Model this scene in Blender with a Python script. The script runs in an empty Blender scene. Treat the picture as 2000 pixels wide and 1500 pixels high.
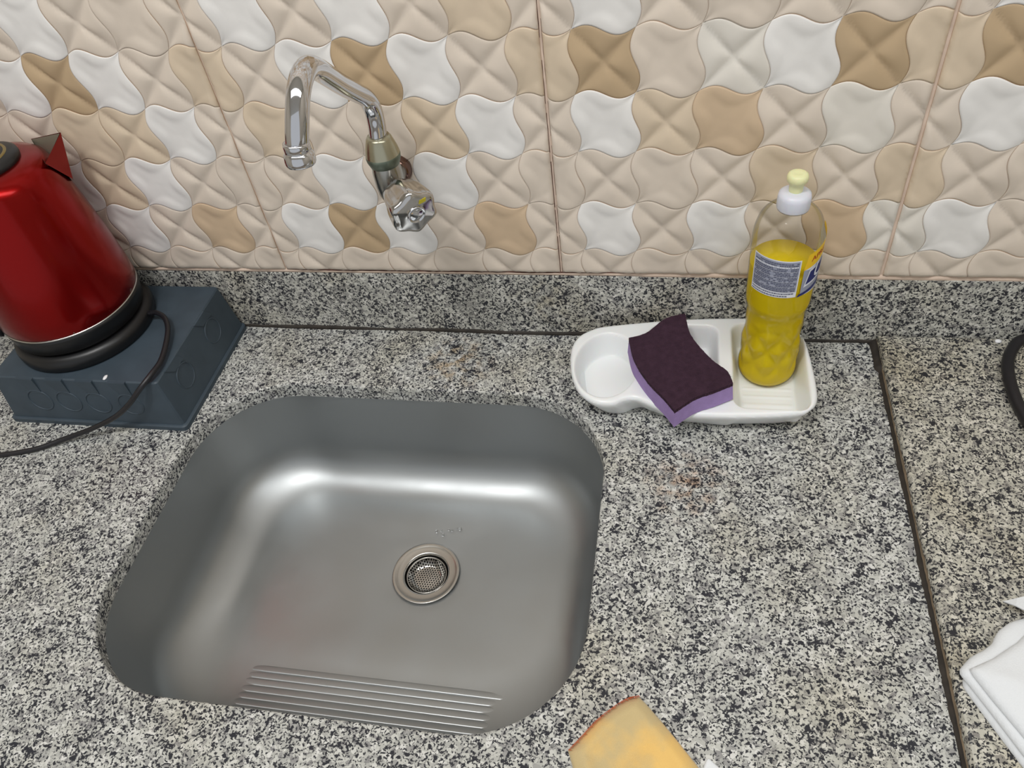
import bpy, bmesh, math, random
import numpy as np
from mathutils import Vector, Matrix

random.seed(7)
rng = np.random.default_rng(7)
S = bpy.context.scene
COL = S.collection
PI = math.pi

# ------------------------------------------------------------------ camera
cam_d = bpy.data.cameras.new('camera')
cam_d.sensor_width = 36.0
cam_d.lens = 36.0 * 1530.77 / 2000.0
cam_d.clip_start = 0.02
cam = bpy.data.objects.new('camera', cam_d)
COL.objects.link(cam)
CR = Matrix(((0.98021558, 0.16103692, -0.11508483),
             (0.03909138, -0.72748565, -0.68500839),
             (-0.19403421, 0.66695708, -0.71938792)))
cam.matrix_world = Matrix.Translation((0.4777, -0.6806, 0.4571)) @ Matrix((
    (CR[0][0], -CR[1][0], -CR[2][0]),
    (CR[0][1], -CR[1][1], -CR[2][1]),
    (CR[0][2], -CR[1][2], -CR[2][2]))).to_4x4()
S.camera = cam

# ------------------------------------------------------------------ world and lamps
W = bpy.data.worlds.new('world'); S.world = W; W.use_nodes = True
bg = W.node_tree.nodes['Background']
bg.inputs[0].default_value = (0.93, 0.965, 1.0, 1)
bg.inputs[1].default_value = 0.70

def area(name, loc, target, size, power, color, shape='DISK', sy=None):
    d = bpy.data.lights.new(name, 'AREA'); d.shape = shape; d.size = size
    if sy: d.size_y = sy
    d.energy = power; d.color = color
    o = bpy.data.objects.new(name, d); COL.objects.link(o)
    o.location = loc
    o.rotation_euler = (Vector(target) - Vector(loc)).to_track_quat('-Z', 'Y').to_euler()
    return o
area('ceiling_light', (0.10, -0.80, 1.50), (0.10, -0.80, 0), 0.20, 9.5, (1.0, 0.985, 0.96))
area('overhead_fill', (0.62, -0.84, 1.52), (0.62, -0.84, 0), 2.9, 21.0, (0.97, 0.985, 1.0), 'RECTANGLE', 0.45)  # added fill, no known fixture; long strip evens the bright band in the basin

S.view_settings.view_transform = 'Standard'
S.view_settings.look = 'None'
S.view_settings.gamma = 1.0
S.view_settings.use_curve_mapping = False
S.view_settings.exposure = -0.10

# ------------------------------------------------------------------ helpers
def lin(r, g, b):
    f = lambda c: (c / 255 / 12.92) if c / 255 <= 0.04045 else ((c / 255 + 0.055) / 1.055) ** 2.4
    return (f(r), f(g), f(b), 1.0)

def newmat(name):
    m = bpy.data.materials.new(name); m.use_nodes = True
    return m, m.node_tree, m.node_tree.nodes['Principled BSDF']

def N(nt, kind, **kw):
    n = nt.nodes.new(kind)
    for k, v in kw.items():
        if isinstance(k, str) and hasattr(n, k): setattr(n, k, v)
    return n

def simple(name, col, rough=0.5, metal=0.0, var=0.0, vscale=30, spec=0.5, bump=0.0, bscale=200, coat=0.0, sss=0.0):
    m, nt, p = newmat(name)
    p.inputs['Base Color'].default_value = col
    p.inputs['Roughness'].default_value = rough
    p.inputs['Metallic'].default_value = metal
    p.inputs['Specular IOR Level'].default_value = spec
    p.inputs['Coat Weight'].default_value = coat
    p.inputs['Coat Roughness'].default_value = 0.08
    if sss:
        p.inputs['Subsurface Weight'].default_value = sss
        p.inputs['Subsurface Scale'].default_value = 0.004
    tc = N(nt, 'ShaderNodeTexCoord')
    if var > 0:
        n = N(nt, 'ShaderNodeTexNoise'); n.inputs['Scale'].default_value = vscale; n.inputs['Detail'].default_value = 4
        nt.links.new(tc.outputs['Object'], n.inputs['Vector'])
        mr = N(nt, 'ShaderNodeMapRange'); mr.inputs[1].default_value = 0.3; mr.inputs[2].default_value = 0.7
        mr.inputs[3].default_value = 1 - var; mr.inputs[4].default_value = 1 + var
        nt.links.new(n.outputs['Fac'], mr.inputs[0])
        vm = N(nt, 'ShaderNodeVectorMath', operation='SCALE'); vm.inputs[0].default_value = col[:3]
        nt.links.new(mr.outputs[0], vm.inputs['Scale'])
        nt.links.new(vm.outputs[0], p.inputs['Base Color'])
    if bump > 0:
        n = N(nt, 'ShaderNodeTexNoise'); n.inputs['Scale'].default_value = bscale; n.inputs['Detail'].default_value = 6
        nt.links.new(tc.outputs['Object'], n.inputs['Vector'])
        b = N(nt, 'ShaderNodeBump'); b.inputs['Strength'].default_value = bump; b.inputs['Distance'].default_value = 0.001
        nt.links.new(n.outputs['Fac'], b.inputs['Height']); nt.links.new(b.outputs[0], p.inputs['Normal'])
    return m

def link(name, me, mats, parent=None, smooth=True, **props):
    if not isinstance(mats, (list, tuple)): mats = [mats]
    for m in mats: me.materials.append(m)
    if smooth:
        me.polygons.foreach_set('use_smooth', [True] * len(me.polygons))
    o = bpy.data.objects.new(name, me); COL.objects.link(o)
    if parent is not None: o.parent = parent
    for k, v in props.items(): o[k] = v
    return o

def mesh(name, vs, fs):
    me = bpy.data.meshes.new(name)
    me.from_pydata([tuple(map(float, v)) for v in vs], [], [tuple(map(int, f)) for f in fs]); me.update()
    return me

def recalc(me):
    bm = bmesh.new(); bm.from_mesh(me); bmesh.ops.recalc_face_normals(bm, faces=bm.faces); bm.to_mesh(me); bm.free(); return me

def sharp(me, ang=35):
    bm = bmesh.new(); bm.from_mesh(me)
    for e in bm.edges:
        if len(e.link_faces) == 2 and e.calc_face_angle(0) > math.radians(ang): e.smooth = False
    bm.to_mesh(me); bm.free(); return me

def thing(name, label, cat, loc=(0, 0, 0), group=None):
    o = bpy.data.objects.new(name, None); COL.objects.link(o)
    o.empty_display_size = 0.02; o.location = loc
    o['label'] = label; o['category'] = cat
    if group: o['group'] = group
    return o

def lathe(name, prof, seg=64, center=(0, 0, 0), rfun=None):
    """prof: list of (r, z); r==0 closes to a point"""
    vs = []; fs = []; rings = []
    for r, z in prof:
        if r <= 1e-9:
            rings.append([len(vs)]); vs.append((center[0], center[1], center[2] + z))
        else:
            st = len(vs)
            for k in range(seg):
                a = 2 * PI * k / seg
                rr = rfun(r, z, a) if rfun else r
                vs.append((center[0] + rr * math.cos(a), center[1] + rr * math.sin(a), center[2] + z))
            rings.append(list(range(st, st + seg)))
    for A, B in zip(rings, rings[1:]):
        for k in range(seg):
            k2 = (k + 1) % seg
            if len(A) == 1 and len(B) == 1: continue
            if len(A) == 1: fs.append((A[0], B[k2], B[k]))
            elif len(B) == 1: fs.append((A[k], A[k2], B[0]))
            else: fs.append((A[k], A[k2], B[k2], B[k]))
    return recalc(mesh(name, vs, fs))

def catmull(pts, n=8):
    P = [Vector(p) for p in pts]; P = [2 * P[0] - P[1]] + P + [2 * P[-1] - P[-2]]
    out = []
    for i in range(1, len(P) - 2):
        for k in range(n):
            t = k / n
            out.append(0.5 * ((2 * P[i]) + (P[i + 1] - P[i - 1]) * t + (2 * P[i - 1] - 5 * P[i] + 4 * P[i + 1] - P[i + 2]) * t * t
                              + (3 * P[i] - P[i - 1] - 3 * P[i + 1] + P[i + 2]) * t ** 3))
    out.append(P[-2]); return out

def tube(name, pts, r, seg=20, caps=True, n=8, radii=None):
    c = catmull(pts, n) if n > 1 else [Vector(p) for p in pts]
    T = [(c[min(i + 1, len(c) - 1)] - c[max(i - 1, 0)]).normalized() for i in range(len(c))]
    u = T[0].orthogonal().normalized(); vs = []; fs = []
    for i, p in enumerate(c):
        u = (u - T[i] * u.dot(T[i])).normalized(); w = T[i].cross(u)
        rr = r if radii is None else radii(i / (len(c) - 1))
        for k in range(seg):
            a = 2 * PI * k / seg; vs.append(p + (u * math.cos(a) + w * math.sin(a)) * rr)
    for i in range(len(c) - 1):
        for k in range(seg):
            k2 = (k + 1) % seg; fs.append((i * seg + k, i * seg + k2, (i + 1) * seg + k2, (i + 1) * seg + k))
    if caps:
        fs.append(tuple(range(seg))[::-1]); fs.append(tuple((len(c) - 1) * seg + k for k in range(seg)))
    return recalc(mesh(name, vs, fs))

def box(name, x0, x1, y0, y1, z0, z1, bev=0.0, segs=2):
    bm = bmesh.new(); bmesh.ops.create_cube(bm, size=1)
    for v in bm.verts:
        v.co = ((x0 + x1) / 2 + v.co.x * (x1 - x0), (y0 + y1) / 2 + v.co.y * (y1 - y0), (z0 + z1) / 2 + v.co.z * (z1 - z0))
    if bev: bmesh.ops.bevel(bm, geom=bm.edges[:], offset=bev, segments=segs, profile=0.5, affect='EDGES')
    me = bpy.data.meshes.new(name); bm.to_mesh(me); bm.free(); return me

def rrect(x0, x1, y0, y1, r, per=12, side=6):
    """rounded rectangle loop, constant vertex count"""
    pts = []
    cs = [(x1 - r, y1 - r, 0), (x0 + r, y1 - r, PI / 2), (x0 + r, y0 + r, PI), (x1 - r, y0 + r, 1.5 * PI)]
    for i, (cx, cy, a0) in enumerate(cs):
        for k in range(per + 1):
            a = a0 + (PI / 2) * k / per; pts.append((cx + r * math.cos(a), cy + r * math.sin(a)))
        nx = cs[(i + 1) % 4]; a1 = nx[2]
        e0 = pts[-1]; e1 = (nx[0] + r * math.cos(a1), nx[1] + r * math.sin(a1))
        for k in range(1, side):
            t = k / side; pts.append((e0[0] * (1 - t) + e1[0] * t, e0[1] * (1 - t) + e1[1] * t))
    return pts

def sstep(a, b, x):
    t = np.clip((x - a) / (b - a), 0, 1); return t * t * (3 - 2 * t)

# ------------------------------------------------------------------ materials
def granite(name, tint=(1, 1, 1), dark=0.0, grime=0.5):
    m, nt, p = newmat(name); L = nt.links.new
    tc = N(nt, 'ShaderNodeTexCoord')
    wn = N(nt, 'ShaderNodeTexNoise'); wn.inputs['Scale'].default_value = 200; wn.inputs['Detail'].default_value = 2
    L(tc.outputs['Object'], wn.inputs['Vector'])
    ad = N(nt, 'ShaderNodeVectorMath', operation='MULTIPLY_ADD')
    L(wn.outputs['Color'], ad.inputs[0]); ad.inputs[1].default_value = (.0045,) * 3; L(tc.outputs['Object'], ad.inputs[2])
    # feldspar and quartz patches
    vo = N(nt, 'ShaderNodeTexVoronoi'); vo.inputs['Scale'].default_value = 260; L(ad.outputs[0], vo.inputs['Vector'])
    sp = N(nt, 'ShaderNodeSeparateColor'); L(vo.outputs['Color'], sp.inputs[0])
    cr = N(nt, 'ShaderNodeValToRGB'); e = cr.color_ramp.elements
    e[0].position = 0; e[0].color = lin(138, 136, 135)
    e[1].position = .25; e[1].color = lin(170, 169, 164)
    for ps, c in ((.5, lin(188, 187, 180)), (.75, lin(198, 197, 190)), (1.0, lin(216, 214, 209))):
        q = e.new(ps); q.color = c
    L(sp.outputs[0], cr.inputs[0])
    # biotite squiggles: two sizes
    mask = None
    for sc, th, wd in ((440, .446, .026), (230, .402, .022)):
        n = N(nt, 'ShaderNodeTexNoise'); n.inputs['Scale'].default_value = sc; n.inputs['Detail'].default_value = 2.5; n.inputs['Roughness'].default_value = .55
        L(ad.outputs[0], n.inputs['Vector'])
        n2 = N(nt, 'ShaderNodeTexNoise'); n2.inputs['Scale'].default_value = 38; n2.inputs['Detail'].default_value = 2
        L(tc.outputs['Object'], n2.inputs['Vector'])
        sc2 = N(nt, 'ShaderNodeMath', operation='MULTIPLY_ADD'); L(n2.outputs['Fac'], sc2.inputs[0]); sc2.inputs[1].default_value = -.16; sc2.inputs[2].default_value = .08 - dark
        su = N(nt, 'ShaderNodeMath', operation='ADD'); L(n.outputs['Fac'], su.inputs[0]); L(sc2.outputs[0], su.inputs[1])
        mr = N(nt, 'ShaderNodeMapRange'); mr.inputs[1].default_value = th - wd; mr.inputs[2].default_value = th + wd; mr.inputs[3].default_value = 1; mr.inputs[4].default_value = 0
        L(su.outputs[0], mr.inputs[0])
        if mask is None: mask = mr.outputs[0]
        else:
            mx = N(nt, 'ShaderNodeMath', operation='MAXIMUM'); L(mask, mx.inputs[0]); L(mr.outputs[0], mx.inputs[1]); mask = mx.outputs[0]
    dk = N(nt, 'ShaderNodeMix', data_type='RGBA'); L(mask, dk.inputs[0]); L(cr.outputs[0], dk.inputs[6]); dk.inputs[7].default_value = lin(42, 43, 50)
    # broad yellowish tint and local rust stains (wear that belongs to the stone)
    ln = N(nt, 'ShaderNodeTexNoise'); ln.inputs['Scale'].default_value = 9; ln.inputs['Detail'].default_value = 4
    L(tc.outputs['Object'], ln.inputs['Vector'])
    lm = N(nt, 'ShaderNodeMapRange'); lm.inputs[1].default_value = .5; lm.inputs[2].default_value = .72; lm.inputs[3].default_value = 0; lm.inputs[4].default_value = grime
    L(ln.outputs['Fac'], lm.inputs[0])
    t1 = N(nt, 'ShaderNodeMix', data_type='RGBA', blend_type='MULTIPLY'); L(lm.outputs[0], t1.inputs[0]); L(dk.outputs[2], t1.inputs[6]); t1.inputs[7].default_value = (.86, .79, .64, 1)
    last = t1.outputs[2]
    for c, rad, col, st in (((.235, -.055, -.18), .055, (.72, .48, .24, 1), .95), ((.50, -.215, -.18), .05, (.72, .42, .26, 1), .9), ((.335, .0, -.13), .05, (.8, .7, .5, 1), .5)):
        d = N(nt, 'ShaderNodeVectorMath', operation='DISTANCE'); L(tc.outputs['Object'], d.inputs[0]); d.inputs[1].default_value = c
        r = N(nt, 'ShaderNodeMapRange'); r.inputs[1].default_value = 0; r.inputs[2].default_value = rad; r.inputs[3].default_value = 1; r.inputs[4].default_value = 0
        L(d.outputs['Value'], r.inputs[0])
        bn = N(nt, 'ShaderNodeTexNoise'); bn.inputs['Scale'].default_value = 70; bn.inputs['Detail'].default_value = 5; L(tc.outputs['Object'], bn.inputs['Vector'])
        br = N(nt, 'ShaderNodeMapRange'); br.inputs[1].default_value = .45; br.inputs[2].default_value = .62; br.inputs[3].default_value = 0; br.inputs[4].default_value = st
        L(bn.outputs['Fac'], br.inputs[0])
        mu = N(nt, 'ShaderNodeMath', operation='MULTIPLY'); L(r.outputs[0], mu.inputs[0]); L(br.outputs[0], mu.inputs[1])
        t = N(nt, 'ShaderNodeMix', data_type='RGBA', blend_type='MULTIPLY'); L(mu.outputs[0], t.inputs[0]); L(last, t.inputs[6]); t.inputs[7].default_value = col
        last = t.outputs[2]
    fin = N(nt, 'ShaderNodeMix', data_type='RGBA', blend_type='MULTIPLY'); fin.inputs[0].default_value = 1; L(last, fin.inputs[6]); fin.inputs[7].default_value = tint + (1,)
    L(fin.outputs[2], p.inputs['Base Color'])
    p.inputs['Roughness'].default_value = .42
    p.inputs['Specular IOR Level'].default_value = .35
    return m

M_gran = granite('granite_main', (.955, .972, .985))
M_gran2 = granite('granite_right', (.92, .90, .84), .004, .8)
M_gran3 = granite('granite_backsplash', (1.0, 1.0, .98), .004, .6)

def tile_mat(name, col, center=None):
    m, nt, p = newmat(name); L = nt.links.new
    tc = N(nt, 'ShaderNodeTexCoord')
    n = N(nt, 'ShaderNodeTexNoise'); n.inputs['Scale'].default_value = 26; n.inputs['Detail'].default_value = 3; L(tc.outputs['Object'], n.inputs['Vector'])
    mr = N(nt, 'ShaderNodeMapRange'); mr.inputs[1].default_value = .35; mr.inputs[2].default_value = .65; mr.inputs[3].default_value = .955; mr.inputs[4].default_value = 1.045
    L(n.outputs['Fac'], mr.inputs[0])
    vm = N(nt, 'ShaderNodeVectorMath', operation='SCALE'); vm.inputs[0].default_value = col[:3]; L(mr.outputs[0], vm.inputs['Scale'])
    L(vm.outputs[0], p.inputs['Base Color'])
    p.inputs['Roughness'].default_value = .5; p.inputs['Specular IOR Level'].default_value = .3
    return m
TM = [tile_mat('tile_beige', lin(214, 201, 186)), tile_mat('tile_white', lin(228, 225, 221)), tile_mat('tile_offwhite', lin(219, 213, 203)),
      tile_mat('tile_brown', lin(184, 160, 128)), tile_mat('tile_tan', lin(202, 178, 149)), tile_mat('tile_sand', lin(210, 192, 168)),
      tile_mat('tile_body', lin(190, 160, 130))]
M_grout = simple('grout', lin(214, 192, 174), .85, var=.10, vscale=60)
M_grout_dirty = simple('grout_crack', lin(82, 52, 42), .9, var=.3, vscale=90)
M_seal = simple('dark_sealant', lin(44, 38, 32), .7, var=.35, vscale=80)
M_seal2 = simple('brown_grime', lin(122, 106, 86), .75, var=.35, vscale=70)
def steel(name, col, rough, var=.12):
    m, nt, p = newmat(name); L = nt.links.new
    p.inputs['Metallic'].default_value = 1; p.inputs['Base Color'].default_value = col
    tc = N(nt, 'ShaderNodeTexCoord'); n = N(nt, 'ShaderNodeTexNoise'); n.inputs['Scale'].default_value = 14; n.inputs['Detail'].default_value = 4
    L(tc.outputs['Object'], n.inputs['Vector'])
    mr = N(nt, 'ShaderNodeMapRange'); mr.inputs[1].default_value = .3; mr.inputs[2].default_value = .7; mr.inputs[3].default_value = rough * (1 - var); mr.inputs[4].default_value = rough * (1 + var)
    L(n.outputs['Fac'], mr.inputs[0]); L(mr.outputs[0], p.inputs['Roughness'])
    return m
M_steel = steel('brushed_steel', lin(172, 175, 176), .42)
M_steel2 = steel('flange_steel', lin(190, 187, 182), .24)
M_chrome = steel('chrome', lin(205, 205, 208), .07)
M_chrome_dull = steel('worn_chrome', lin(168, 166, 160), .22, .3)
M_verdigris = simple('verdigris_brass', lin(112, 122, 108), .45, metal=.7, var=.3, vscale=120)
M_nickel = steel('worn_nickel', lin(176, 172, 150), .28)
M_white = simple('white_plastic', lin(236, 238, 238), .32, sss=.15)
M_boxp = simple('slate_plastic', lin(58, 70, 80), .55, var=.12, vscale=40)
M_black = simple('black_plastic', lin(17, 17, 19), .38)
M_rubber = simple('black_rubber', lin(26, 24, 28), .42)
M_gold = simple('gold_ring', lin(150, 132, 84), .3, metal=.8)
M_inner = simple('kettle_inside', lin(128, 122, 108), .4, metal=.6)

# ------------------------------------------------------------------ room shell
ZC = -0.1819           # main counter top
ZR = ZC + 0.0135       # right counter top
FL = ZC - 0.90
def struct(name, me, mat, **kw):
    return link(name, me, mat, smooth=False, kind='structure', **kw)
M_paint = simple('wall_paint', lin(214, 206, 192), .8, var=.03)
M_ceil = simple('ceiling_paint', lin(226, 226, 222), .85)
M_floor = simple('floor_tile', lin(150, 140, 128), .5, var=.08)
wall = struct('wall_back', box('wall_back', -1.6, 2.4, .012, .15, FL, 1.55), M_paint)
struct('wall_left', box('wall_left', -1.72, -1.6, -2.6, .15, FL, 1.55), M_paint)
struct('wall_right', box('wall_right', 2.4, 2.52, -2.6, .15, FL, 1.55), M_paint)
struct('floor', box('floor', -1.72, 2.52, -2.6, .15, FL - .1, FL), M_floor)
struct('ceiling', box('ceiling', -1.72, 2.52, -2.6, .15, 1.55, 1.65), M_ceil)

# ------------------------------------------------------------------ relief tiles
CX, CZ = 0.055, 0.0586
TILE_Z0 = -0.0888
WH = {(-3,3),(1,3),(3,3),(7,3),(13,3),(-5,3),(-4,2),(-2,2),(2,2),(4,2),(10,2),(-1,1),(5,1),(7,1),(13,1),(-2,0),(2,0),(4,0),(-4,0),(-3,-1),(1,-1),(3,-1),(7,-1),(9,-1),(13,-1),(-5,-1)}
OW = {(9,2),(11,1),(12,-1)}
BR = {(-3,2),(3,2),(7,2),(11,2),(13,2),(2,-1)}
TN = {(-1,-1),(5,-1),(11,-1),(9,1)}
SD = {(1,1),(0,2),(12,2),(-3,0),(-2,1),(6,2),(4,1),(10,0),(12,0),(-3,1),(8,1),(5,3)}
def cell_mat(i, j):
    k = (i, j)
    if j <= 3 and -6 <= i <= 14:
        if k in WH: return 1
        if k in OW: return 2
        if k in BR: return 3
        if k in TN: return 4
        if k in SD: return 5
        return 0
    r = random.Random((i % 6) * 31 + j * 7).random(); plump = (i + j) % 2 == 0
    if plump: return 1 if r < .45 else (4 if r > .88 else 0)
    return 3 if r < .12 else (5 if r > .8 else 0)

NS = 22
_x = np.linspace(-1, 1, NS + 1)
_A = .45 * _x + .55 * np.sin(PI * _x / 2)
GA, GB = np.meshgrid(_A, _A, indexing='ij')        # a -> right, b -> up
def edge_off(t):   # t from weak node (0) to strong node (1); + = bulge out of the plump cell
    return .078 * np.sin(2 * PI * t) + .012 * np.sin(PI * t)
def edge_h(t):
    t = np.clip(t, 0, 1); sn = np.clip(np.sin(PI * t), 1e-9, 1)
    return .80 * np.power(sn, 1.35 - .68 * t) + .36 * (1 - t) ** 1.6
def cell_grid(plump):
    a, b = GA, GB
    sgn = 1 if plump else -1
    # t along each edge, from weak to strong. plump: TL,BR weak. star: TR,BL weak
    u = (a + 1) / 2; v = (b + 1) / 2
    if plump:
        tt, tb = u, 1 - u      # top: TL weak -> TR strong ; bottom: BR weak -> BL strong
        tr, tl = v, 1 - v      # right: BR weak -> TR strong ; left: TL weak -> BL strong
    else:
        tt, tb = 1 - u, u
        tr, tl = 1 - v, v
    X = u + sgn * (edge_off(tr) * u - edge_off(tl) * (1 - u))
    Z = v + sgn * (edge_off(tt) * v - edge_off(tb) * (1 - v))
    r = np.maximum(np.abs(a), np.abs(b)); rs = np.maximum(r, 1e-6)
    horiz = np.abs(b) >= np.abs(a)
    along = np.where(horiz, a, b) / rs
    # t at the projected edge position
    ttop = (along + 1) / 2
    if plump:
        te = np.where(horiz, np.where(b > 0, ttop, 1 - ttop), np.where(a > 0, ttop, 1 - ttop))
    else:
        te = np.where(horiz, np.where(b > 0, 1 - ttop, ttop), np.where(a > 0, 1 - ttop, ttop))
    he = edge_h(te)
    if plump:
        ds = np.minimum(np.hypot(a - 1, b - 1), np.hypot(a + 1, b + 1)); dw = np.minimum(np.hypot(a + 1, b - 1), np.hypot(a - 1, b + 1))
        P = .72 - .72 * np.exp(-(ds / .30) ** 2) - .34 * np.exp(-(dw / .30) ** 2)
        x = np.clip((1 - r) / (.50 * np.clip(np.sin(PI * te), .09, 1)), 0, 1)
        w = sstep(.05, 1, x)
        h = he * (1 - w) + P * w + .17 * np.sin(PI * te) * np.sin(PI * np.clip(x * 1.05, 0, 1)) ** 1.2 - .05 * np.exp(-((x - .97) / .12) ** 2) * np.sin(PI * te)
    else:
        ks = 1 - (1 - r) ** 2.3
        h = he * (ks + .20 * np.sin(PI * r) * np.sin(PI * te)) + .05 * (1 - r) ** 2
    h = h - .09 * np.exp(-((1 - r) / .03) ** 2) * he + (.05 if plump else -.05) * sstep(.93, .985, r) * he
    return X, Z, h
GRID = {True: cell_grid(True), False: cell_grid(False)}
HR = 0.0046
def make_tile(x0, x1, z0, z1, name='tile'):
    V = []; F = []; MI = []; off = 0
    idx = np.arange((NS + 1) ** 2).reshape(NS + 1, NS + 1)
    q = np.stack([idx[:-1, :-1], idx[1:, :-1], idx[1:, 1:], idx[:-1, 1:]], -1).reshape(-1, 4)
    for i in range(int(math.floor(x0 / CX - .2)) - 0, int(math.ceil(x1 / CX + .2))):
        for j in range(int(math.floor(z0 / CZ - .2)), int(math.ceil(z1 / CZ + .2))):
            X, Z, h = GRID[(i + j) % 2 == 0]
            V.append(np.stack([(X + i) * CX, -HR * h - .0022, (Z + j) * CZ], -1).reshape(-1, 3))
            F.append(q + off); off += (NS + 1) ** 2
            MI += [cell_mat(i, j)] * len(q)
    V = np.concatenate(V); F = np.concatenate(F)
    me = bpy.data.meshes.new(name)
    me.vertices.add(len(V)); me.vertices.foreach_set('co', V.ravel())
    me.loops.add(len(F) * 4); me.loops.foreach_set('vertex_index', F.ravel())
    me.polygons.add(len(F)); me.polygons.foreach_set('loop_start', np.arange(len(F)) * 4)
    me.polygons.foreach_set('material_index', MI)
    me.update(calc_edges=True)
    bm = bmesh.new(); bm.from_mesh(me)
    bmesh.ops.remove_doubles(bm, verts=bm.verts, dist=1e-6)
    for co, no in (((x0, 0, 0), (-1, 0, 0)), ((x1, 0, 0), (1, 0, 0)), ((0, 0, z0), (0, 0, -1)), ((0, 0, z1), (0, 0, 1))):
        bmesh.ops.bisect_plane(bm, geom=bm.verts[:] + bm.edges[:] + bm.faces[:], plane_co=co, plane_no=no, clear_outer=True, dist=1e-7)
    for v in bm.verts:   # slightly eased tile edge
        d = min(v.co.x - x0, x1 - v.co.x, v.co.z - z0, z1 - v.co.z)
        if d < .0038: v.co.y = -.0022 + (v.co.y + .0022) * (1 - .88 * (1 - d / .0038) ** 2)
    be = [e for e in bm.edges if e.is_boundary]
    g = bmesh.ops.extrude_edge_only(bm, edges=be)
    for v in g['geom']:
        if isinstance(v, bmesh.types.BMVert): v.co.y = .0115
    for f in g['geom']:
        if isinstance(f, bmesh.types.BMFace): f.material_index = 6
    bmesh.ops.recalc_face_normals(bm, faces=bm.faces)
    bm.to_mesh(me); bm.free()
    if sum(p.normal.y for p in me.polygons[:50]) > 0: me.flip_normals()
    for p in me.polygons: p.use_smooth = (p.material_index != 6)
    return me
JX = [-.3025 - .33, -.3025, .0285, .3582, .6885, 1.0185]
GAP = [.0011, .0011, .0007, .0014, .0015, .0012]
tm = []
for k in range(5):
    me = make_tile(JX[k] + GAP[k], JX[k + 1] - GAP[k + 1], TILE_Z0, TILE_Z0 + .584)
    for mm in TM: me.materials.append(mm)
    o = bpy.data.objects.new('tile', me); COL.objects.link(o); o.parent = wall
    tm.append(me)
for k in range(5):
    o = bpy.data.objects.new('tile', tm[k]); COL.objects.link(o); o.parent = wall; o.location.z = 10 * CZ
# grout behind / between the tiles
link('grout', box('grout', JX[0], JX[-1], -.0018, .0118, -.0945, 1.08), M_grout, wall, smooth=False)
# the pinkish cord of grout over the granite, and cracks in the joints
gb = bmesh.new()
def strip(bm, pts, w, y, jit=0):
    vs = []
    for (x, z) in pts:
        vs.append((bm.verts.new((x - w / 2 + random.uniform(-jit, jit), y, z)), bm.verts.new((x + w / 2 + random.uniform(-jit, jit), y, z))))
    for a, b in zip(vs, vs[1:]): bm.faces.new((a[0], a[1], b[1], b[0]))
def bmobj(name, bm, mat, parent=None, smooth=False, **kw):
    me = bpy.data.meshes.new(name); bm.to_mesh(me); bm.free(); return link(name, me, mat, parent, smooth, **kw)
prof = []
vs = []; fs = []
nx = 160
for k in range(nx + 1):
    x = JX[0] + (JX[-1] - JX[0]) * k / nx
    zt = -.0886; zb = -.0925 - (.0016 if x > .45 else 0) - .0010 * random.random() * (1.6 if x > .6 else .5)
    for (y, z) in ((.004, zt + .001), (-.0020, zt + .0003), (-.0030, (zt + zb) / 2), (-.0033, zb), (.004, zb - .0005)): vs.append((x, y, z))
for k in range(nx):
    for s in range(4): fs.append((k * 5 + s, (k + 1) * 5 + s, (k + 1) * 5 + s + 1, k * 5 + s + 1))
link('grout', recalc(mesh('grout_bead', vs, fs)), M_grout, wall)
for (jx, off, w) in ((.3582, -.0011, .0006), (.3582, .0011, .0004)):
    bm = gb if False else bmesh.new()
    z = TILE_Z0
    while z < .3:
        ln_ = random.uniform(.02, .06); n = 8
        strip(bm, [(jx + off + random.uniform(-.0001, .0001), z + ln_ * q / n) for q in range(n + 1)], w * random.uniform(.4, 1.2), -.0021, .00012)
        z += ln_ + random.uniform(.0, .02)
    bmobj('grout_crack', bm, M_grout_dirty, wall)
bm = bmesh.new()
pts = []
for k in range(90):
    x = .03 + .42 * k / 89
    pts.append(x)
prev = None
for x in pts:
    w = (.0011 + .0007 * random.random()) * min(1, (x - .02) / .05, (.455 - x) / .12)
    a = bm.verts.new((x, -.0022, -.0883)); b = bm.verts.new((x, -.0031, -.0886 - max(w, .0001)))
    if prev: bm.faces.new((prev[0], a, b, prev[1]))
    prev = (a, b)
bmobj('grout_crack', bm, M_grout_dirty, wall)
gb.free()

# ------------------------------------------------------------------ granite backsplash
bs = thing('granite_backsplash', 'speckled grey granite upstand strip running along the wall under the relief tiles', 'backsplash', (0, 0, ZC))
me = box('slab', -1.2, 1.6, -.0035, .0115, ZC - .03, -.0932, .0012)
link('slab', me, M_gran3, smooth=False).parent = bs
bpy.data.objects['slab'].location.z = -ZC
vs = []; fs = []; n = 200
for k in range(n + 1):
    x = -.9 + 1.6 * k / n; h = .0030 + .0009 * math.sin(x * 37) + .0012 * random.random(); dpt = .0026 + .0008 * math.sin(x * 23 + 1)
    for (y, z) in ((-.0034, h), (-.0045, h * .7), (-.0036 - dpt, .0004), (-.0034, -.002)): vs.append((x, y, z))
for k in range(n):
    for s in range(3): fs.append((k * 4 + s, (k + 1) * 4 + s, (k + 1) * 4 + s + 1, k * 4 + s + 1))
link('sealant', recalc(mesh('sealant', vs, fs)), M_seal, bs)

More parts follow.
